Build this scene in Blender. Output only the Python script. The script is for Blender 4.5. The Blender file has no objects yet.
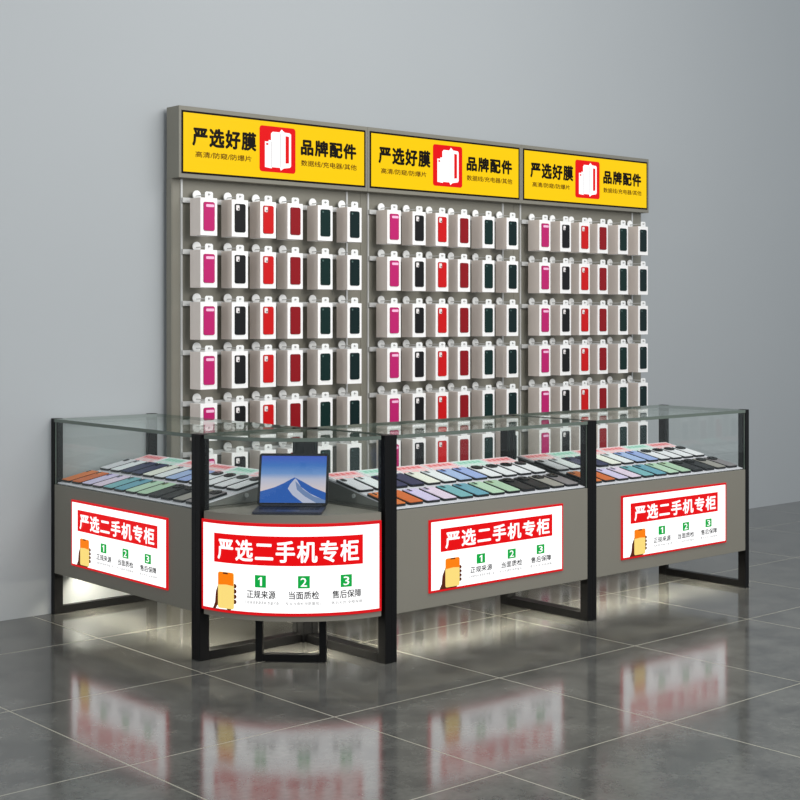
import bpy, math
from mathutils import Matrix, Vector

SC = bpy.context.scene
COL = SC.collection
PI = math.pi

# ------------------------------------------------------------------ view
SC.view_settings.view_transform = 'Standard'
SC.view_settings.look = 'None'
SC.view_settings.gamma = 1
SC.view_settings.exposure = 0
SC.view_settings.use_curve_mapping = False


def lin(r, g, b):
    f = lambda c: (c / 255 / 12.92) if c / 255 <= .04045 else ((c / 255 + .055) / 1.055) ** 2.4
    return (f(r), f(g), f(b), 1)


# ------------------------------------------------------------------ materials
LEDP = 62.
MATS = {}


def mat(name, rgb=(128, 128, 128), rough=.5, metal=0., spec=.5, noise=0., scale=20., emit=0., bump=0.):
    if name in MATS:
        return MATS[name]
    m = bpy.data.materials.new(name)
    m.use_nodes = True
    nt = m.node_tree
    b = nt.nodes['Principled BSDF']
    c = lin(*rgb)
    b.inputs['Base Color'].default_value = c
    b.inputs['Roughness'].default_value = rough
    b.inputs['Metallic'].default_value = metal
    b.inputs['Specular IOR Level'].default_value = spec
    if noise or bump:
        tc = nt.nodes.new('ShaderNodeTexCoord')
        nz = nt.nodes.new('ShaderNodeTexNoise')
        nz.inputs['Scale'].default_value = scale
        nz.inputs['Detail'].default_value = 4
        nt.links.new(tc.outputs['Object'], nz.inputs['Vector'])
        if noise:
            rp = nt.nodes.new('ShaderNodeMix')
            rp.data_type = 'RGBA'
            rp.inputs[6].default_value = [max(0, x * (1 - noise)) for x in c[:3]] + [1]
            rp.inputs[7].default_value = [min(1, x * (1 + noise)) for x in c[:3]] + [1]
            nt.links.new(nz.outputs['Fac'], rp.inputs[0])
            nt.links.new(rp.outputs[2], b.inputs['Base Color'])
        if bump:
            bp = nt.nodes.new('ShaderNodeBump')
            bp.inputs['Strength'].default_value = bump
            bp.inputs['Distance'].default_value = .002
            nt.links.new(nz.outputs['Fac'], bp.inputs['Height'])
            nt.links.new(bp.outputs['Normal'], b.inputs['Normal'])
    if emit:
        b.inputs['Emission Color'].default_value = c
        b.inputs['Emission Strength'].default_value = emit
        b.inputs['Base Color'].default_value = [x * .03 for x in c[:3]] + [1]
        b.inputs['Specular IOR Level'].default_value = .12
    MATS[name] = m
    return m


def glass_mat(name, tint, f0, top):
    m = bpy.data.materials.new(name)
    m.use_nodes = True
    nt = m.node_tree
    nt.nodes.clear()
    out = nt.nodes.new('ShaderNodeOutputMaterial')
    mix = nt.nodes.new('ShaderNodeMixShader')
    tr = nt.nodes.new('ShaderNodeBsdfTransparent')
    tr.inputs[0].default_value = tint
    gl = nt.nodes.new('ShaderNodeBsdfGlossy')
    gl.inputs['Roughness'].default_value = 0.0
    gl.inputs['Color'].default_value = (.95, 1, .97, 1)
    lw = nt.nodes.new('ShaderNodeLayerWeight')
    lw.inputs['Blend'].default_value = .5
    pw = nt.nodes.new('ShaderNodeMath'); pw.operation = 'POWER'; pw.inputs[1].default_value = 5
    ma = nt.nodes.new('ShaderNodeMath'); ma.operation = 'MULTIPLY_ADD'
    ma.inputs[1].default_value = top
    ma.inputs[2].default_value = f0
    L = nt.links.new
    L(lw.outputs['Facing'], pw.inputs[0]); L(pw.outputs[0], ma.inputs[0])
    L(ma.outputs[0], mix.inputs[0]); L(tr.outputs[0], mix.inputs[1]); L(gl.outputs[0], mix.inputs[2])
    L(mix.outputs[0], out.inputs[0])
    MATS[name] = m
    return m


M_glass = glass_mat('clear_glass', (.985, .995, .99, 1), .022, .72)
M_glass_edge = mat('glass_edge', (88, 98, 90), .15)
M_side_edge = mat('glass_side_edge', (24, 32, 28), .2)
M_black = mat('black_steel', (7, 7, 8), .42, 0, .2, noise=.15, scale=60)
M_body = mat('taupe_laminate', (119, 116, 106), .5, 0, .4, noise=.03, scale=8)
M_panel = mat('taupe_wall_panel', (125, 122, 111), .5, 0, .4, noise=.04, scale=6)
M_tray = mat('pale_acrylic', (222, 220, 226), .3)
M_traygrey = mat('grey_side_panel', (118, 117, 112), .5, noise=.05, scale=10)
M_metalw = mat('pale_metal', (200, 200, 198), .35, .2)
M_card = mat('white_card', (246, 244, 242), .55, noise=.02, scale=30)
M_cardside = mat('shaded_side_card', (222, 211, 203), .6, noise=.03, scale=30)  # box card darkened for its sides, shading put into the colour
M_whiteplastic = mat('white_plastic', (240, 240, 238), .35)
M_red_trim = mat('backlit_red_edge', (226, 20, 28), .4, emit=.9)
M_poster = mat('backlit_white_film', (255, 255, 255), .35, emit=1.3)
M_pred = mat('backlit_red_film', (236, 8, 14), .35, emit=.95)
M_pwhite = mat('backlit_white_ink', (255, 255, 255), .35, emit=1.15)
M_pgreen = mat('backlit_green_film', (10, 172, 70), .35, emit=.95)
M_pgrey = mat('backlit_grey_ink', (64, 64, 66), .4, emit=.8)
M_porange = mat('backlit_orange_film', (250, 128, 10), .4, emit=1.)
M_pyellow = mat('backlit_pale_yellow_film', (250, 220, 125), .4, emit=1.)
M_phand = mat('backlit_brown_film', (96, 40, 22), .4, emit=.8)
M_yellow = mat('backlit_yellow_film', (252, 206, 0), .35, emit=1.)
M_sblack = mat('sign_black_ink', (14, 7, 2), .5, 0, .1)
M_sbrown = mat('sign_brown_ink', (80, 42, 6), .5, 0, .1)
M_sred = mat('backlit_sign_red', (238, 12, 18), .35, emit=.95)
M_led = mat('led_strip_light', (255, 248, 228), .4, emit=LEDP)

# ------------------------------------------------------------------ mesh building


class MB:
    def __init__(self):
        self.v = []; self.f = []; self.mi = []; self.mats = []

    def m(self, mt):
        if mt not in self.mats:
            self.mats.append(mt)
        return self.mats.index(mt)

    def face(self, pts, mt):
        n = len(self.v)
        self.v += [tuple(p) for p in pts]
        self.f.append(list(range(n, n + len(pts))))
        self.mi.append(self.m(mt))

    def box(self, x0, x1, y0, y1, z0, z1, mt, side=None, tf=None):
        n = len(self.v)
        c = [(x0, y0, z0), (x1, y0, z0), (x1, y1, z0), (x0, y1, z0), (x0, y0, z1), (x1, y0, z1), (x1, y1, z1), (x0, y1, z1)]
        if tf:
            c = [tuple(tf @ Vector(p)) for p in c]
        self.v += c
        fs = [(0, 3, 2, 1), (4, 5, 6, 7), (0, 1, 5, 4), (1, 2, 6, 5), (2, 3, 7, 6), (3, 0, 4, 7)]
        for i, f in enumerate(fs):
            self.f.append([n + k for k in f])
            self.mi.append(self.m(side if (side and side is not mt and i in (0, 2, 3, 4, 5)) else mt))
        return self

    def prism(self, pts, fn0, fn1, mt, side=None):
        """closed outline pts (2D ccw) -> fn0(p) bottom, fn1(p) top"""
        n = len(self.v); k = len(pts)
        self.v += [tuple(fn0(p)) for p in pts] + [tuple(fn1(p)) for p in pts]
        self.f.append([n + i for i in range(k)][::-1]); self.mi.append(self.m(side or mt))
        self.f.append([n + k + i for i in range(k)]); self.mi.append(self.m(mt))
        for i in range(k):
            j = (i + 1) % k
            self.f.append([n + i, n + j, n + k + j, n + k + i]); self.mi.append(self.m(side or mt))
        return self

    def tube(self, a, b, r, mt, n=10):
        a = Vector(a); b = Vector(b); d = (b - a).normalized()
        u = d.orthogonal().normalized(); w = d.cross(u)
        pts = [(math.cos(2 * PI * i / n), math.sin(2 * PI * i / n)) for i in range(n)]
        return self.prism(pts, lambda p: a + (u * p[0] + w * p[1]) * r, lambda p: b + (u * p[0] + w * p[1]) * r, mt)

    def build(self, name, parent=None, bevel=0, smooth=False):
        me = bpy.data.meshes.new(name)
        me.from_pydata(self.v, [], self.f)
        for mt in self.mats:
            me.materials.append(mt)
        me.polygons.foreach_set('material_index', self.mi)
        me.update()
        o = bpy.data.objects.new(name, me)
        COL.objects.link(o)
        o.parent = parent
        if bevel:
            md = o.modifiers.new('bevel', 'BEVEL')
            md.width = bevel; md.segments = 2; md.limit_method = 'ANGLE'
        return o


def rrect(w, h, r, n=4, cx=0, cy=0):
    pts = []
    for (sx, sy, a0) in ((1, 1, 0), (-1, 1, 90), (-1, -1, 180), (1, -1, 270)):
        for i in range(n + 1):
            a = math.radians(a0 + 90 * i / n)
            pts.append((cx + sx * (w / 2 - r) + r * math.cos(a), cy + sy * (h / 2 - r) + r * math.sin(a)))
    return pts


def empty(name, loc=(0, 0, 0)):
    o = bpy.data.objects.new(name, None)
    o.empty_display_size = .1
    COL.objects.link(o)
    o.location = loc
    return o


def tag(o, label, cat, group=None):
    o['label'] = label
    o['category'] = cat
    if group:
        o['group'] = group
    return o


KIDS = {}


def copy_tree(o, parent=None):
    c = o.copy()
    COL.objects.link(c)
    c.parent = parent
    for ch in list(o.children):
        copy_tree(ch, c)
    return c


def text_tris(body, bold=0.0, res=2):
    """a string as flat triangles, normalised to its own bounding box"""
    cu = bpy.data.curves.new('txt', 'FONT')
    cu.body = body; cu.size = 1; cu.resolution_u = res; cu.offset = bold
    if len(body) in (4, 7) and body[0] in '严品':
        cu.space_character = 1.14
    o = bpy.data.objects.new('txt', cu)
    COL.objects.link(o)
    dg = bpy.context.evaluated_depsgraph_get()
    me = bpy.data.meshes.new_from_object(o.evaluated_get(dg))
    vs = [(v.co.x, v.co.y) for v in me.vertices]
    fs = [list(p.vertices) for p in me.polygons]
    bpy.data.objects.remove(o); bpy.data.meshes.remove(me); bpy.data.curves.remove(cu)
    x0 = min(v[0] for v in vs); x1 = max(v[0] for v in vs)
    y0 = min(v[1] for v in vs); y1 = max(v[1] for v in vs)
    return [((a - x0) / (x1 - x0), (b - y0) / (y1 - y0)) for a, b in vs], fs


def put_text(mb, body, u0, u1, v0, v1, fn, layer, mt, weight=0.0):
    if body not in TXT:
        TXT[body] = text_tris(body)
    vs, fs = TXT[body]
    k = mb.m(mt)
    g = weight / 2
    sh = [(0, 0)] if not weight else [(g * math.cos(PI * q / 4), g * math.sin(PI * q / 4)) for q in range(8)]
    for q, (du, dv) in enumerate(sh):
        n = len(mb.v)
        mb.v += [tuple(fn(u0 + g + a * (u1 - u0 - weight) + du, v0 + g + b * (v1 - v0 - weight) + dv, layer + q * .00003)) for a, b in vs]
        for f in fs:
            mb.f.append([n + i for i in f]); mb.mi.append(k)


TXT = {}


def put_rect(mb, u0, u1, v0, v1, fn, layer, mt, cols=1):
    for i in range(cols):
        a = u0 + (u1 - u0) * i / cols; b = u0 + (u1 - u0) * (i + 1) / cols
        mb.face([fn(a, v0, layer), fn(b, v0, layer), fn(b, v1, layer), fn(a, v1, layer)], mt)


def put_poly(mb, pts, fn, layer, mt):
    mb.face([fn(a, b, layer) for a, b in pts], mt)


def circ(cx, cy, rx, ry, n=12):
    return [(cx + rx * math.cos(2 * PI * i / n), cy + ry * math.sin(2 * PI * i / n)) for i in range(n)]


def poster(fn0, w, h, frame_parent, cols, squeeze=1.0, bd=.009, lay=1.0):
    """the counter poster, laid out in fractions of its width and height (v upward)"""
    U = lambda a: (.5 + (a - .5) * squeeze) * w
    fn = lambda u, v, l: fn0(u, v, l * lay)
    V = lambda a: (1 - a) * h
    p = MB()
    put_rect(p, bd, w - bd, bd, h - bd, fn, .0005, M_poster, cols * 6)
    put_rect(p, U(.075), U(.91), V(.455), V(.135), fn, .0012, M_pred, cols * 5)
    # hand holding a phone
    L1, L2, L3, L4 = .0012, .0022, .0032, .0042
    put_poly(p, [(U(x), V(y)) for x, y in ((.066, .972), (.082, .90), (.088, .78), (.108, .68), (.125, .72), (.15, .93), (.205, .93), (.185, .972))], fn, L1, M_phand)
    for k in range(4):
        put_poly(p, circ(U(.211), V(.70 + .057 * k), .010, .026 * h), fn, L1, M_phand)
    put_poly(p, [(a, b) for a, b in rrect(.1 * w, .40 * h, .008, 3, U(.157), V(.755))], fn, L2, M_pyellow)
    put_poly(p, [(U(x), V(y)) for x, y in ((.107, .70), (.107, .575), (.115, .557), (.199, .557), (.207, .575), (.207, .70), (.16, .69))], fn, L3, M_porange)
    put_poly(p, [(U(x), V(y)) for x, y in ((.14, .575), (.143, .557), (.172, .557), (.175, .575))][::-1], fn, L4, M_phand)
    for u0 in (.331, .561, .785):
        put_rect(p, U(u0), U(u0 + .062), V(.695), V(.56), fn, .0012, M_pgreen, 2)
    put_text_all = [('2', .575, .608), ('3', .80, .832)]
    put_poly(p, [(U(x), V(y)) for x, y in ((.361, .675), (.361, .602), (.351, .612), (.351, .598), (.363, .58), (.3715, .58), (.3715, .675))][::-1], fn, .0024, M_pwhite)
    for s, a, b in put_text_all:
        put_text(p, s, U(a), U(b), V(.675), V(.58), fn, .0024, M_pwhite, .0008)
    for s, a, b in (('正规来源', .285, .445), ('当面质检', .513, .672), ('售后保障', .74, .90)):
        put_text(p, s, U(a), U(b), V(.815), V(.725), fn, .0015, M_pgrey, .0013)
    for a, b in (('正规渠道来源清晰 质量可靠', 0), ('专业当面检测质量放心', 1), ('售后无忧 全程保障', 2)):
        x0, x1 = ((.272, .462), (.497, .69), (.735, .905))[b]
        put_text(p, a, U(x0), U(x1), V(.878), V(.842), fn, .0015, M_pgrey)
    p.build('poster', frame_parent)
    t = MB()
    put_text(t, '严选二手机专柜', U(.105), U(.885), V(.418), V(.18), fn, .004, M_pwhite, .0042)
    t.build('lettering', frame_parent)


# ------------------------------------------------------------------ setting
def floor_material():
    m = bpy.data.materials.new('polished_concrete_tile')
    m.use_nodes = True
    nt = m.node_tree; L = nt.links.new; N = nt.nodes.new
    b = nt.nodes['Principled BSDF']
    tc = N('ShaderNodeTexCoord')
    sep = N('ShaderNodeSeparateXYZ'); L(tc.outputs['Object'], sep.inputs[0])

    def dist(axis, off):
        a = N('ShaderNodeMath'); a.operation = 'SUBTRACT'; a.inputs[1].default_value = off; L(sep.outputs[axis], a.inputs[0])
        p = N('ShaderNodeMath'); p.operation = 'PINGPONG'; p.inputs[1].default_value = .4; L(a.outputs[0], p.inputs[0])
        return p
    dx = dist(0, -.093 - 8); dy = dist(1, .355 - 8)
    mn = N('ShaderNodeMath'); mn.operation = 'MINIMUM'; L(dx.outputs[0], mn.inputs[0]); L(dy.outputs[0], mn.inputs[1])
    lt = N('ShaderNodeMath'); lt.operation = 'LESS_THAN'; lt.inputs[1].default_value = .0026; L(mn.outputs[0], lt.inputs[0])
    n1 = N('ShaderNodeTexNoise'); n1.inputs['Scale'].default_value = 5; n1.inputs['Detail'].default_value = 8; n1.inputs['Roughness'].default_value = .65
    n2 = N('ShaderNodeTexNoise'); n2.inputs['Scale'].default_value = 45; n2.inputs['Detail'].default_value = 5
    L(tc.outputs['Object'], n1.inputs[0]); L(tc.outputs['Object'], n2.inputs[0])
    ad = N('ShaderNodeMath'); ad.operation = 'MULTIPLY_ADD'; ad.inputs[1].default_value = .35
    L(n2.outputs['Fac'], ad.inputs[0]); L(n1.outputs['Fac'], ad.inputs[2])
    cr = N('ShaderNodeValToRGB')
    cr.color_ramp.elements[0].position = .42; cr.color_ramp.elements[0].color = lin(60, 60, 59)
    cr.color_ramp.elements[1].position = .95; cr.color_ramp.elements[1].color = lin(106, 106, 101)
    L(ad.outputs[0], cr.inputs[0])
    mx = N('ShaderNodeMix'); mx.data_type = 'RGBA'
    L(lt.outputs[0], mx.inputs[0]); L(cr.outputs[0], mx.inputs[6]); mx.inputs[7].default_value = lin(150, 148, 134)
    L(mx.outputs[2], b.inputs['Base Color'])
    rr = N('ShaderNodeMath'); rr.operation = 'MULTIPLY_ADD'; rr.inputs[1].default_value = .06; rr.inputs[2].default_value = .085
    L(n1.outputs['Fac'], rr.inputs[0])
    r2 = N('ShaderNodeMath'); r2.operation = 'MULTIPLY_ADD'; r2.inputs[1].default_value = .3
    L(lt.outputs[0], r2.inputs[0]); L(rr.outputs[0], r2.inputs[2])
    L(r2.outputs[0], b.inputs['Roughness'])
    b.inputs['Specular IOR Level'].default_value = .5
    return m


YW = 1.753
f = MB(); f.box(-5, 9, -6, YW, -.1, 0, floor_material()); fl = f.build('floor'); fl['kind'] = 'structure'
w = MB(); w.box(-5, 9, YW, YW + .15, -.1, 4.2, mat('grey_wall_paint', (166, 170, 172), .55, 0, .3, noise=.02, scale=1.2, bump=.05))
wl = w.build('wall_back'); wl['kind'] = 'structure'

# ------------------------------------------------------------------ straight display counter
LEN, DEP, ZB, ZT, ZC = 1.2, .55, .19, .60, .90
TS = .200


def glass_slab(x0, x1, y0, y1, z0, z1, edge=None):
    g = MB()
    n = len(g.v)
    c = [(x0, y0, z0), (x1, y0, z0), (x1, y1, z0), (x0, y1, z0), (x0, y0, z1), (x1, y0, z1), (x1, y1, z1), (x0, y1, z1)]
    g.v += c
    d = sorted(range(3), key=lambda k: (x1 - x0, y1 - y0, z1 - z0)[k])[0]
    fs = [((0, 3, 2, 1), 2), ((4, 5, 6, 7), 2), ((0, 1, 5, 4), 1), ((1, 2, 6, 5), 0), ((2, 3, 7, 6), 1), ((3, 0, 4, 7), 0)]
    for q, ax in fs:
        g.f.append(list(q)); g.mi.append(g.m(M_glass if ax == d else (edge or M_glass_edge)))
    return g


def led_bar(a, b):
    """channel under the cabinet, its lit face turned down and back"""
    a = Vector((a[0], a[1], 0)); b = Vector((b[0], b[1], 0)); d = (b - a).normalized(); q = Vector((-d.y, d.x, 0))
    pr = [(0, ZB - .0005), (0, ZB - .024), (.003, ZB - .024), (.031, ZB - .008), (.031, ZB - .0005)]
    m = MB(); k = len(pr)
    m.v = [tuple(a + q * y + Vector((0, 0, z))) for y, z in pr] + [tuple(b + q * y + Vector((0, 0, z))) for y, z in pr]
    m.f = [list(range(k))[::-1], [k + i for i in range(k)]]; m.mi = [m.m(M_body)] * 2
    for i in range(k):
        j = (i + 1) % k
        m.f.append([i, j, k + j, k + i]); m.mi.append(m.m(M_led) if i == 2 else m.m(M_body))
    return m


def make_counter():
    root = empty('display_counter')
    for xx in (0, LEN - .03):
        for yy in (0, DEP - .045):
            MB().box(xx, xx + .03, yy, yy + .045, 0, ZC, M_black).build('post', root, bevel=.0015)
        MB().box(xx, xx + .03, .045, DEP - .045, 0, .035, M_black).build('foot_bar', root, bevel=.0015)
    MB().box(.03, LEN - .03, .001, DEP - .002, ZB, ZT - .002, M_body).build('cabinet_body', root, bevel=.0015)
    lb = MB().box(.2, 1.0, -.006, .001, .25, .545, M_red_trim).build('light_box', root)
    poster(lambda u, v, l: (.2 + u, -.006 - l, .25 + v), .8, .295, lb, 1)
    led_bar((.035, .108), (LEN - .035, .108)).build('led_strip', root)
    # glass
    glass_slab(.031, LEN - .031, .0, DEP - .001, ZC - .016, ZC - .001).build('glass_top', root)
    glass_slab(.031, LEN - .031, .004, .010, ZT, ZC - .0165).build('glass_front', root)
    for xx in (.012, LEN - .018):
        glass_slab(xx, xx + .006, .046, DEP - .046, ZT - .002, ZC - .001, M_side_edge).build('glass_side', root)
    # sloping tray
    zf = ZT + .001
    y0, y1 = .012, .50
    z = lambda y: .606 + TS * (y - .02)
    t = MB()
    prof = [(y0 + .012, zf), (y1 - .004, zf), (y1 - .004, z(y1) - .010), (y0 + .012, z(y0) - .0035)]
    t.prism(prof, lambda p: (.036, p[0], p[1]), lambda p: (LEN - .036, p[0], p[1]), M_traygrey)
    tr = t.build('display_tray', root)
    b = MB()
    prof = [(y0 + .002, zf + .0005), (y0 + .012, zf + .0005), (y1, z(y1) - .009), (y1, z(y1)), (y0 + .002, z(y0))]
    b.prism(prof, lambda p: (.034, p[0], p[1]), lambda p: (LEN - .034, p[0], p[1]), M_tray)
    b.build('tray_board', tr)
    k = MB()
    for xx in (.034, LEN - .034):
        s = -1 if xx < .5 else 1
        k.tube((xx, .27, .632), (xx + s * .006, .27, .632), .009, M_metalw, 14)
    k.build('cam_lock', tr)
    return root


c_mid = make_counter()
c_mid.location = (.552, 0, 0)
c_right = copy_tree(c_mid); c_right.location = (1.752, 0, 0)
c_left = copy_tree(c_mid); c_left.location = (0, 1.752, 0); c_left.rotation_euler = (0, 0, -PI / 2)
GR = 'straight glass-topped phone counters'
tag(c_mid, 'middle grey phone counter with glass top, directly right of the curved corner counter', 'display counter', GR)
tag(c_right, 'grey phone counter with glass top at the far right end of the front row', 'display counter', GR)
tag(c_left, 'grey phone counter with glass top running back to the wall on the left', 'display counter', GR)

# ------------------------------------------------------------------ curved corner counter
CX = CY = .552
cc = empty('corner_counter')
tag(cc, 'curved corner counter with bowed front poster, carrying the open laptop', 'display counter')
R = .542


def arc(t, r=R):
    a = math.radians(t)
    return (CX - r * math.cos(a), CY - r * math.sin(a))


for (x0, x1, y0, y1) in ((0, .045, .522, .552), (.522, .552, 0, .045), (.507, .552, .507, .552)):
    MB().box(x0, x1, y0, y1, 0, ZC, M_black).build('post', cc, bevel=.0015)
MB().box(.045, .507, .522, .552, 0, .035, M_black).build('foot_bar', cc, bevel=.0015)
MB().box(.522, .552, .045, .507, 0, .035, M_black).build('foot_bar', cc, bevel=.0015)
# free-standing middle loop under the curve
lp = MB()
d = Vector((.197, -.203, 0)).normalized(); nn = Vector((d.y, -d.x, 0)); nn = -nn if nn.x > 0 else nn
o0 = Vector((.169, .382, 0))
tf = Matrix(((d.x, -nn.x, 0, o0.x), (d.y, -nn.y, 0, o0.y), (0, 0, 1, 0), (0, 0, 0, 1)))
lp.box(0, .028, 0, .03, 0, ZB - .001, M_black, tf=tf)
lp.box(.255, .283, 0, .03, 0, ZB - .001, M_black, tf=tf)
lp.box(.028, .255, 0, .03, 0, .03, M_black, tf=tf)
lp.box(.028, .255, 0, .03, ZB - .03, ZB - .001, M_black, tf=tf)
lp.build('leg_frame', cc, bevel=.0015)
# body: quarter sector
N = 32
ts = [4.5 + 81 * i / N for i in range(N + 1)]
outl = [arc(t) for t in ts] + [(.52, .047), (.52, .505), (.505, .52), (.047, .52)]
MB().prism(outl, lambda p: (p[0], p[1], ZB), lambda p: (p[0], p[1], ZT - .002), M_body).build('cabinet_body', cc)
LA0, LA1 = 3.9, 85.2
LW = math.radians(LA1 - LA0) * R
lb = MB()
t2 = [LA0 + (LA1 - LA0) * i / 48 for i in range(49)]
ol = [arc(t, R + .007) for t in t2] + [arc(t, R + .0005) for t in t2[::-1]]
n0 = len(lb.v)
lb.v += [(p[0], p[1], .212) for p in ol] + [(p[0], p[1], .568) for p in ol]
kk = len(ol); K = lb.m(M_red_trim)
for i in range(kk):
    j = (i + 1) % kk
    lb.f.append([n0 + i, n0 + j, n0 + kk + j, n0 + kk + i]); lb.mi.append(K)
for i in range(48):
    a, b2 = i, i + 1; c2, d2 = kk - 2 - i, kk - 1 - i
    lb.f.append([n0 + a, n0 + d2, n0 + c2, n0 + b2]); lb.mi.append(K)
    lb.f.append([n0 + kk + a, n0 + kk + b2, n0 + kk + c2, n0 + kk + d2]); lb.mi.append(K)
lbo = lb.build('light_box', cc)


def arc_fn(u, v, l):
    t = LA0 + (LA1 - LA0) * u / LW
    x, y = arc(t, R + .007 + l + .0004)
    return (x, y, .212 + v)


poster(arc_fn, LW, .356, lbo, 8, .95, .012, 1.3)
led_bar((.20, .455), (.455, .20)).build('led_strip', cc)
# glass: top sector and curved front pane
gt = MB()
g_out = [arc(t) for t in ts] + [(.505, .047), (.505, .505), (.047, .505)]
g_out = [arc(t) for t in ts] + [(.521, .047), (.521, .506), (.506, .506), (.506, .521), (.047, .521)]
gt.prism(g_out, lambda p: (p[0], p[1], ZC - .016), lambda p: (p[0], p[1], ZC - .001), M_glass, None)
for i in range(len(gt.f)):
    if i >= 2:
        gt.mi[i] = gt.m(M_glass_edge)
gt.build('glass_top', cc)
gf = MB()
ol = [arc(t, R - .004) for t in ts] + [arc(t, R - .010) for t in ts[::-1]]
n0 = 0; kk = len(ol)
gf.v += [(p[0], p[1], ZT) for p in ol] + [(p[0], p[1], ZC - .0165) for p in ol]
for i in range(kk):
    j = (i + 1) % kk
    gf.f.append([i, j, kk + j, kk + i]); gf.mi.append(gf.m(M_glass))
gf.build('glass_front', cc)

# ------------------------------------------------------------------ laptop
lap = empty('laptop')
M_lap = mat('midnight_blue_folio', (22, 26, 44), .45, noise=.1, scale=80)
M_bez = mat('black_bezel', (5, 6, 8), .4, 0, .2)
bs = MB(); bs.prism(rrect(.272, .20, .012), lambda p: (p[0], p[1], 0), lambda p: (p[0], p[1], .009), M_lap)
bs.build('keyboard_base', lap)
kb = MB()
for r in range(5):
    for c in range(12):
        if r == 0 and 3 < c < 9:
            continue
        kb.box(-.119 + c * .02, -.119 + c * .02 + .0165, -.012 + r * .0175, -.012 + r * .0175 + .0145, .009, .0105, M_bez)
kb.box(-.043, .06, -.012, .0025, .009, .0105, M_bez)
kb.build('keyboard', lap)
MB().prism(rrect(.09, .055, .004, 3, 0, -.055), lambda p: (p[0], p[1], .009), lambda p: (p[0], p[1], .0096), mat('trackpad', (30, 34, 52), .3)).build('trackpad', lap)
# screen
tau = math.radians(21)
sf = lambda x, h, l: (x, .078 + h * math.sin(tau) - l * math.cos(tau), .012 + h * math.cos(tau) + l * math.sin(tau))
sc = MB(); sc.prism(rrect(.284, .216, .012, 4, .002, .108), lambda p: sf(p[0], p[1], -.008), lambda p: sf(p[0], p[1], 0), M_bez)
sco = sc.build('screen', lap)


def wallpaper():
    m = bpy.data.materials.new('screen_wallpaper')
    m.use_nodes = True
    nt = m.node_tree; L = nt.links.new; Nn = nt.nodes.new
    b = nt.nodes['Principled BSDF']
    b.inputs['Base Color'].default_value = (0.01, .01, .01, 1); b.inputs['Roughness'].default_value = .15
    uv = Nn('ShaderNodeUVMap'); uv.uv_map = 'uv'
    sp = Nn('ShaderNodeSeparateXYZ'); L(uv.outputs[0], sp.inputs[0])
    cr = Nn('ShaderNodeValToRGB'); e = cr.color_ramp.elements
    e[0].position = .3; e[0].color = lin(214, 202, 206)
    e[1].position = 1; e[1].color = lin(40, 78, 190)
    for p, c in ((.5, lin(186, 190, 212)), (.62, lin(104, 146, 204)), (.8, lin(38, 108, 190))):
        q = e.new(p); q.color = c
    L(sp.outputs[1], cr.inputs[0]); L(cr.outputs[0], b.inputs['Emission Color']); b.inputs['Emission Strength'].default_value = .85
    return m


dp = MB(); pts = [(-.130, .011), (.134, .011), (.134, .205), (-.130, .205)]
dp.face([sf(a, b, .0004) for a, b in pts], wallpaper())
dpo = dp.build('display', sco)
uvl = dpo.data.uv_layers.new(name='uv')
for i, q in enumerate(((0, 0), (1, 0), (1, 1), (0, 1))):
    uvl.data[i].uv = q
mt_ = MB()
S = lambda a, b: (-.130 + .264 * a, .011 + .194 * b)
ms1 = mat('wallpaper_slope_blue', (38, 92, 176), .3, emit=.85)
ms2 = mat('wallpaper_slope_pale', (186, 192, 214), .3, emit=.85)
ms3 = mat('wallpaper_slope_grey', (112, 136, 178), .3, emit=.85)
F = lambda x, h, l: sf(x, h, l)
far = [(0, .0), (1, 0), (1, .22), (.8, .33), (.66, .44), (.52, .54), (.46, .5), (.36, .42), (.22, .33), (.08, .27), (0, .24)]
put_poly(mt_, [S(*q) for q in far], F, .0007, ms1)
put_poly(mt_, [S(*q) for q in ((.66, 0), (.5, .16), (.42, .30), (.455, .40), (.53, .52), (.56, .48), (.62, .34), (.76, .2), (.98, .06), (.98, 0))], F, .0010, ms2)
put_poly(mt_, [S(*q) for q in ((.86, 0), (.68, .14), (.56, .28), (.53, .46), (.58, .40), (.66, .28), (.82, .14), (1, .06), (1, 0))], F, .0013, ms3)
mt_.build('wallpaper_mountain', dpo)
hs = MB(); hs.tube((-.12, .08, .0125), (.12, .08, .0125), .0035, M_lap); hs.build('hinge', lap)
lap.location = (.184 + .0707, .196 + .0707 + .004, ZT - .001)
lap.rotation_euler = (0, 0, math.atan2(-.190, .198))
tag(lap, 'open dark blue tablet laptop showing a mountain wallpaper on the curved corner counter', 'laptop')

# ------------------------------------------------------------------ smartphones on the trays
M_phbody = mat('phone_frame_black', (18, 18, 22), .35, 0, .25)
M_phglass = mat('camera_lens_glass', (10, 10, 14), .1)
PH = {
    'orange': ((214, 112, 40), (225, 140, 80)), 'copper orange': ((205, 98, 28), (225, 140, 80)),
    'lilac': ((206, 196, 226), (186, 172, 214)), 'pale pink': ((222, 204, 222), (186, 178, 205)),
    'teal': ((112, 172, 178), (80, 150, 156)), 'blue-green': ((98, 158, 176), (60, 120, 140)),
    'mint green': ((178, 208, 180), (140, 178, 150)), 'pale green': ((168, 198, 168), (150, 168, 130)),
    'black': ((15, 16, 19), (3, 3, 4)), 'taupe': ((150, 146, 138), (8, 8, 10)), 'dark grey': ((128, 122, 124), (10, 10, 12)),
    'silver': ((214, 214, 218), (16, 16, 20)), 'navy': ((30, 38, 78), (20, 26, 60)), 'cream': ((230, 232, 218), (196, 198, 190)),
    'white': ((228, 232, 232), (196, 200, 204)), 'light blue': ((160, 182, 220), (110, 136, 190)), 'periwinkle': ((150, 170, 218), (110, 130, 190)),
    'white and black': ((230, 230, 232), (4, 4, 5)),
}
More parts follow.
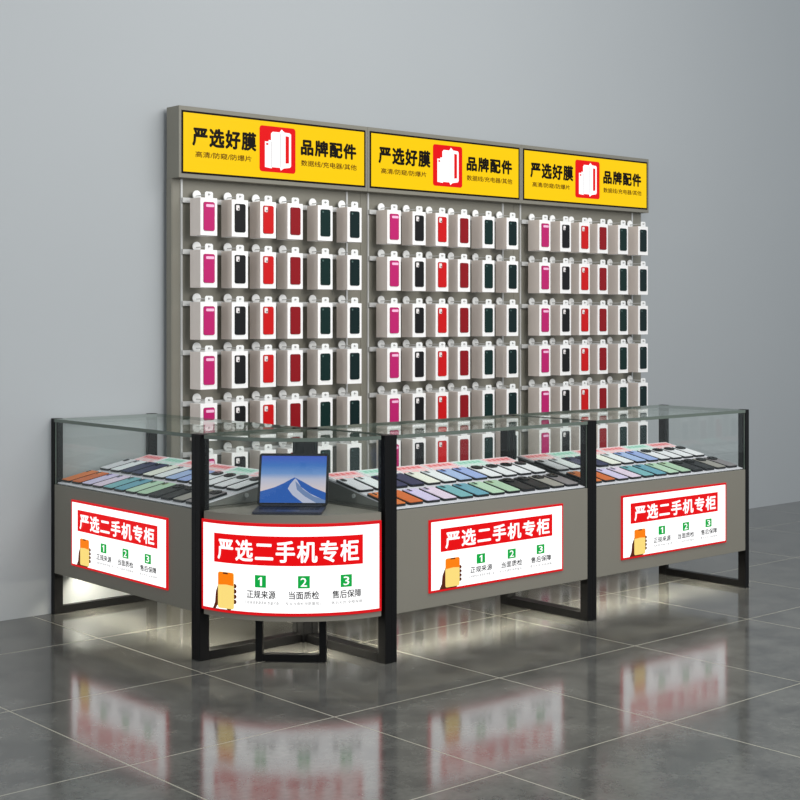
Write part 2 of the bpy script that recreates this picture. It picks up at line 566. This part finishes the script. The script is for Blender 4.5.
ROW1 = ['orange', 'copper orange', 'lilac', 'pale pink', 'teal', 'blue-green', 'mint green', 'pale green', 'black', 'black', 'taupe', 'dark grey']
ROW2 = ['silver', 'white', 'navy', 'navy', 'cream', 'white', 'light blue', 'periwinkle', 'white and black', 'white and black', 'white and black', 'white and black']
PROTO = {}


def phone(kind):
    if kind in PROTO:
        return copy_tree(PROTO[kind])
    back, cam = PH[kind]
    bigcam = kind in ('black', 'taupe', 'dark grey', 'white and black')
    W_, L_ = .081, .162
    b = MB().prism(rrect(W_, L_, .011, 4), lambda p: (p[0], p[1], 0), lambda p: (p[0], p[1], .0088), M_phbody)
    o = b.build('smartphone')
    c = MB().prism(rrect(W_ - .006, L_ - .006, .009, 4, .001), lambda p: (p[0], p[1], .0088), lambda p: (p[0], p[1], .0105), mat('phone_back_' + kind.replace(' ', '_'), back, .4, 0, .25))
    c.build('back_cover', o)
    mc = mat('camera_plate_' + kind.replace(' ', '_'), cam, .4, 0, .2)
    k = MB()
    if bigcam:
        k.prism(rrect(.058, .044, .020, 5, -.002, .050), lambda p: (p[0], p[1], .0105), lambda p: (p[0], p[1], .0155), mc)
    else:
        k.prism(rrect(.026, .03, .008, 4, -.018, .055), lambda p: (p[0], p[1], .0105), lambda p: (p[0], p[1], .0125), mc)
    ko = k.build('camera_module', o)
    ln = MB()
    zz = .0155 if bigcam else .0125
    for (x, y) in (((-.018, .052), (.008, .052)) if bigcam else ((-.018, .062), (-.018, .048))):
        ln.tube((x, y, zz), (x, y, zz + .0015), .0065, M_phglass, 12)
    ln.build('lens', ko)
    PROTO[kind] = o
    return o


ORD = ['first', 'second', 'third', 'fourth', 'fifth', 'sixth', 'seventh', 'eighth', 'ninth', 'tenth', 'eleventh', 'twelfth']
UNITS = [(Matrix.Translation((.552, 0, 0)), 'middle counter'),
         (Matrix.Translation((1.752, 0, 0)), 'far right counter'),
         (Matrix.Translation((0, 1.752, 0)) @ Matrix.Rotation(-PI / 2, 4, 'Z'), 'left counter')]
tilt = math.atan(TS)
CARDS = ['pink', 'mint', 'pink', 'pink', 'mint', 'pink']
M_cwhite = mat('leaflet_paper', (236, 230, 232), .5)
CM = {'pink': (mat('leaflet_pink', (246, 190, 192), .5), mat('leaflet_red', (232, 104, 108), .5)),
      'mint': (mat('leaflet_mint', (196, 230, 216), .5), mat('leaflet_green', (140, 204, 180), .5))}
CP = {}


def leaflet(kind):
    if kind in CP:
        return copy_tree(CP[kind])
    a, b = CM[kind]
    m = MB().box(-.09, .09, -.05, .05, 0, .003, M_cwhite)
    o = m.build('leaflet')
    p = MB(); fn = lambda u, v, l: (u, v, .003 + l)
    put_rect(p, -.084, .084, -.012, .044, fn, .0004, a)
    for i in range(5):
        put_rect(p, -.07 + i * .029, -.07 + i * .029 + .02, .004, .03, fn, .0008, b)
    for i in range(3):
        put_rect(p, -.078 + i * .055, -.078 + i * .055 + .044, -.042, -.02, fn, .0004, a)
    p.build('printed_panel', o)
    CP[kind] = o
    return o


for U, where in UNITS:
    for r, (row, yc, rn) in enumerate(((ROW1, .112, 'front'), (ROW2, .312, 'rear'))):
        for i, kd in enumerate(row):
            o = phone(kd)
            x = .071 + .0945 * i
            o.matrix_world = U @ Matrix.Translation((x, yc, .606 + TS * (yc - .02) + .0008)) @ Matrix.Rotation(tilt, 4, 'X')
            tag(o, f"{kd.replace(' and black', ' black-camera')} smartphone, {ORD[i]} from left in the {rn} row on the {where}", 'smartphone', f'smartphones in the {rn} row on the {where}')
    for i, kd in enumerate(CARDS):
        o = leaflet(kd)
        yc = .447
        o.matrix_world = U @ Matrix.Translation((.131 + .1875 * i, yc, .606 + TS * (yc - .02) + .0006)) @ Matrix.Rotation(tilt, 4, 'X')
        tag(o, f"{kd} printed leaflet, {ORD[i]} from left behind the phones on the {where}", 'leaflet', f'leaflets behind the phones on the {where}')

# ------------------------------------------------------------------ wall display units
SU, SS = .601, 1.1878
YP = 1.676
YB = 1.722
COLX = [.070, .252, .423, .592, .786, .982]
ZBOT = [1.760, 1.509, 1.257, 1.017, .768, .520, .270]
BW, BD, BH = .097, .091, .182
YF = 1.531


def make_wall_unit():
    root = empty('wall_display_unit')
    b = MB().box(.004, SS - .0005, YP - 1.6, YB - 1.6, 0, 2.04, M_panel)
    b.box(.0, .004, YP - 1.6 + .002, YB - 1.6, 0, 2.04, M_panel)
    b.build('back_panel', root)
    m = MB().box(.0005, SS - .0005, 1.6115 - 1.6, YB - 1.6, 2.04, 2.387, M_panel)
    sb = m.build('sign_box', root, bevel=.002)
    fn = lambda u, v, l: (u, .0115 - l, v)
    s = MB()
    put_rect(s, .014, 1.172, 2.060, 2.366, fn, .001, M_sblack)
    put_rect(s, .024, 1.162, 2.070, 2.356, fn, .0018, M_yellow)
    s.build('sign_face', sb)
    t = MB()
    put_text(t, '严选好膜', .074, .455, 2.197, 2.292, fn, .003, M_sblack, .008)
    put_text(t, '高清/防窥/防爆片', .092, .425, 2.143, 2.173, fn, .003, M_sbrown, .001)
    t.build('lettering', sb)
    t = MB()
    put_text(t, '品牌配件', .735, 1.107, 2.201, 2.286, fn, .003, M_sblack, .008)
    put_text(t, '数据线/充电器/其他', .737, 1.109, 2.146, 2.177, fn, .003, M_sbrown, .001)
    t.build('lettering', sb)
    ic = MB()
    put_poly(ic, rrect(.227, .232, .016, 4, .5875, 2.217), fn, .003, M_sred)
    put_poly(ic, [(.507, 2.124), (.55, 2.120), (.55, 2.262), (.53, 2.262), (.53, 2.254), (.507, 2.254)], fn, .004, M_pwhite)
    put_poly(ic, [(.548, 2.126), (.60, 2.126), (.60, 2.306), (.555, 2.306), (.545, 2.296), (.545, 2.255), (.548, 2.25)], fn, .004, M_pwhite)
    put_poly(ic, [(.60, 2.126), (.607, 2.112), (.625, 2.124), (.665, 2.13), (.672, 2.138), (.672, 2.298), (.665, 2.306), (.63, 2.308), (.612, 2.322), (.60, 2.308)], fn, .004, M_pwhite)
    put_poly(ic, [(.636, 2.150), (.658, 2.152), (.658, 2.288), (.636, 2.290)], fn, .005, M_sred)
    put_poly(ic, [(.601, 2.130), (.604, 2.130), (.604, 2.300), (.601, 2.300)], fn, .005, mat('icon_grey', (176, 168, 168), .4, emit=.9))
    put_poly(ic, [(.547, 2.126), (.550, 2.126), (.550, 2.255), (.547, 2.255)], fn, .005, mat('icon_grey'))
    put_poly(ic, [(.514, 2.236), (.528, 2.236), (.528, 2.246), (.514, 2.246)], fn, .005, M_sred)
    ic.build('icon', sb)
    for x in (.053, 1.092):
        MB().box(x - .005, x + .005, YP - 1.6 - .008, YP - 1.6 - .0005, .05, 2.038, M_metalw).build('upright_rail', root)
    for zb in ZBOT:
        zc = zb + BH - .006
        MB().box(.050, 1.10, YP - 1.6 - .022, YP - 1.6 - .009, zc - .012, zc + .012, M_metalw).build('crossbar', root)
        for cx in COLX:
            xc = cx + BW / 2
            h = MB()
            h.tube((xc, YP - 1.6 - .022, zc + .022), (xc, YF - 1.6 - .012, zc + .022), .0025, M_metalw, 8)
            h.box(xc - .004, xc + .004, YP - 1.6 - .026, YP - 1.6 - .022, zc - .012, zc + .030, M_metalw)
            h.tube((xc + .004, YP - 1.6 - .036, zc + .026), (xc + .004, YP - 1.6 - .030, zc + .026), .0235, M_whiteplastic, 18)
            h.build('hook', root)
    return root


SECT = ['left', 'middle', 'right']
u0 = make_wall_unit()
wus = [u0, copy_tree(u0), copy_tree(u0)]
for i, o in enumerate(wus):
    o.location = (SU + SS * i, 1.6, 0)
    tag(o, ['leftmost tall grey wall display with yellow sign, nearest the left counter', 'tall grey wall display with yellow sign between two identical ones',
            'rightmost tall grey wall display with yellow sign, at the far end'][i], 'wall display', 'tall grey wall displays with yellow signs')

# ------------------------------------------------------------------ boxed phone cases
CASES = [('magenta', (186, 28, 104), 'bar'), ('black', (16, 15, 17), 'square'), ('bright red', (200, 8, 14), 'square'), ('dark red', (138, 6, 18), 'none'),
         ('dark green', (0, 36, 32), 'dot'), ('green-black', (0, 28, 28), 'dot')]
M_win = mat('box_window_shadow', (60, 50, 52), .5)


def make_case_box(i):
    nm, col, cam = CASES[i]
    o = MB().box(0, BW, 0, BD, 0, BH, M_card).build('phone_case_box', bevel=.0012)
    # side walls in the darkened card tone that paints in their shading
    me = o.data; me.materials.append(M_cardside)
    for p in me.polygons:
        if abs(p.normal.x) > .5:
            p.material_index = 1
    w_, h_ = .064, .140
    cx, cz = BW / 2, .022 + h_ / 2
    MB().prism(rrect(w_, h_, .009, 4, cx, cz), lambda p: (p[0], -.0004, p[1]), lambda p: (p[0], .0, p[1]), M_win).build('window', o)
    c = MB().prism(rrect(w_ - .002, h_ - .002, .009, 4, cx, cz), lambda p: (p[0], -.0005, p[1]), lambda p: (p[0], -.0045, p[1]), mat('case_' + nm.replace(' ', '_').replace('-', '_'), col, .4, 0, .25)).build('phone_case', o)
    k = MB()
    if cam == 'bar':
        k.prism(rrect(.046, .013, .005, 3, cx + .004, cz + .052), lambda p: (p[0], -.0045, p[1]), lambda p: (p[0], -.0055, p[1]), mat('case_cutout_pink', (246, 190, 220), .4))
    elif cam == 'square':
        k.prism(rrect(.020, .026, .005, 3, cx - .016, cz + .050), lambda p: (p[0], -.0045, p[1]), lambda p: (p[0], -.0055, p[1]), mat('case_cutout_white', (232, 226, 224), .4))
        k.tube((cx - .012, -.0055, cz + .044), (cx - .012, -.0065, cz + .044), .004, M_win)
    elif cam == 'dot':
        k.tube((cx - .018, -.0045, cz + .056), (cx - .018, -.0055, cz + .056), .005, mat('case_cutout_grey', (70, 96, 92), .4))
    if cam != 'none':
        k.build('camera_cutout', c)
    # hanging tab with euro hole look
    t = MB()
    pts = [(cx - .022, BH), (cx + .024, BH), (cx + .024, BH + .024), (cx + .017, BH + .030), (cx - .015, BH + .030), (cx - .022, BH + .024)]
    t.prism(pts, lambda p: (p[0], .0012, p[1]), lambda p: (p[0], .0, p[1]), M_whiteplastic)
    t.tube((cx, -.0005, BH + .0165), (cx, .0, BH + .0165), .005, M_traygrey)
    t.build('hang_tab', o)
    return o


protos = [make_case_box(i) for i in range(6)]
used = set()
ROWN = ['top row', 'second row from top', 'third row from top', 'fourth row from top', 'fifth row from top', 'sixth row from top', 'bottom row']
for s in range(3):
    for r, zb in enumerate(ZBOT):
        for c in range(6):
            o = protos[c] if c not in used else copy_tree(protos[c])
            used.add(c)
            o.location = (SU + SS * s + COLX[c], YF, zb)
            tag(o, f'boxed {CASES[c][0]} phone case, {ROWN[r]}, {ORD[c]} column of the {SECT[s]} wall display', 'phone case',
                f'boxed phone cases on the {SECT[s]} wall display')

# ------------------------------------------------------------------ camera
a = math.radians(48.56746)
cam = bpy.data.cameras.new('camera')
co = bpy.data.objects.new('camera', cam)
COL.objects.link(co)
co.location = (-3.160957, -4.259009, 1.363544)
co.rotation_euler = (PI / 2, 0, a - PI / 2)
cam.sensor_width = 36
cam.lens = 1431.698 / 800 * 36
cam.shift_y = -(400 - 317.6646) / 800
cam.clip_end = 100
SC.camera = co

# ------------------------------------------------------------------ light
wd = bpy.data.worlds.new('world'); SC.world = wd
wd.use_nodes = True
bg = wd.node_tree.nodes['Background']
bg.inputs[0].default_value = (.87, .94, 1.0, 1)
bg.inputs[1].default_value = .62


def area(name, loc, target, size, power, color=(1, 1, 1), sy=None):
    l = bpy.data.lights.new(name, 'AREA')
    l.energy = power; l.size = size; l.color = color
    if sy:
        l.shape = 'RECTANGLE'; l.size_y = sy
    o = bpy.data.objects.new(name, l); COL.objects.link(o)
    o.location = loc
    o.rotation_euler = (Vector(target) - Vector(loc)).to_track_quat('-Z', 'Y').to_euler()
    return o


area('ceiling_light', (2.0, -2.0, 3.9), (2.0, .9, .9), 3.6, 95, (1, .985, .96), 2.0)
area('front_light', (.6, -5.5, 3.0), (2.2, 1.2, .9), 3.5, 200, (1, .985, .97), 1.6)
area('side_light', (-5.5, -.5, 2.8), (1.0, .9, .9), 2.0, 75, (1, .99, .97), 1.6)
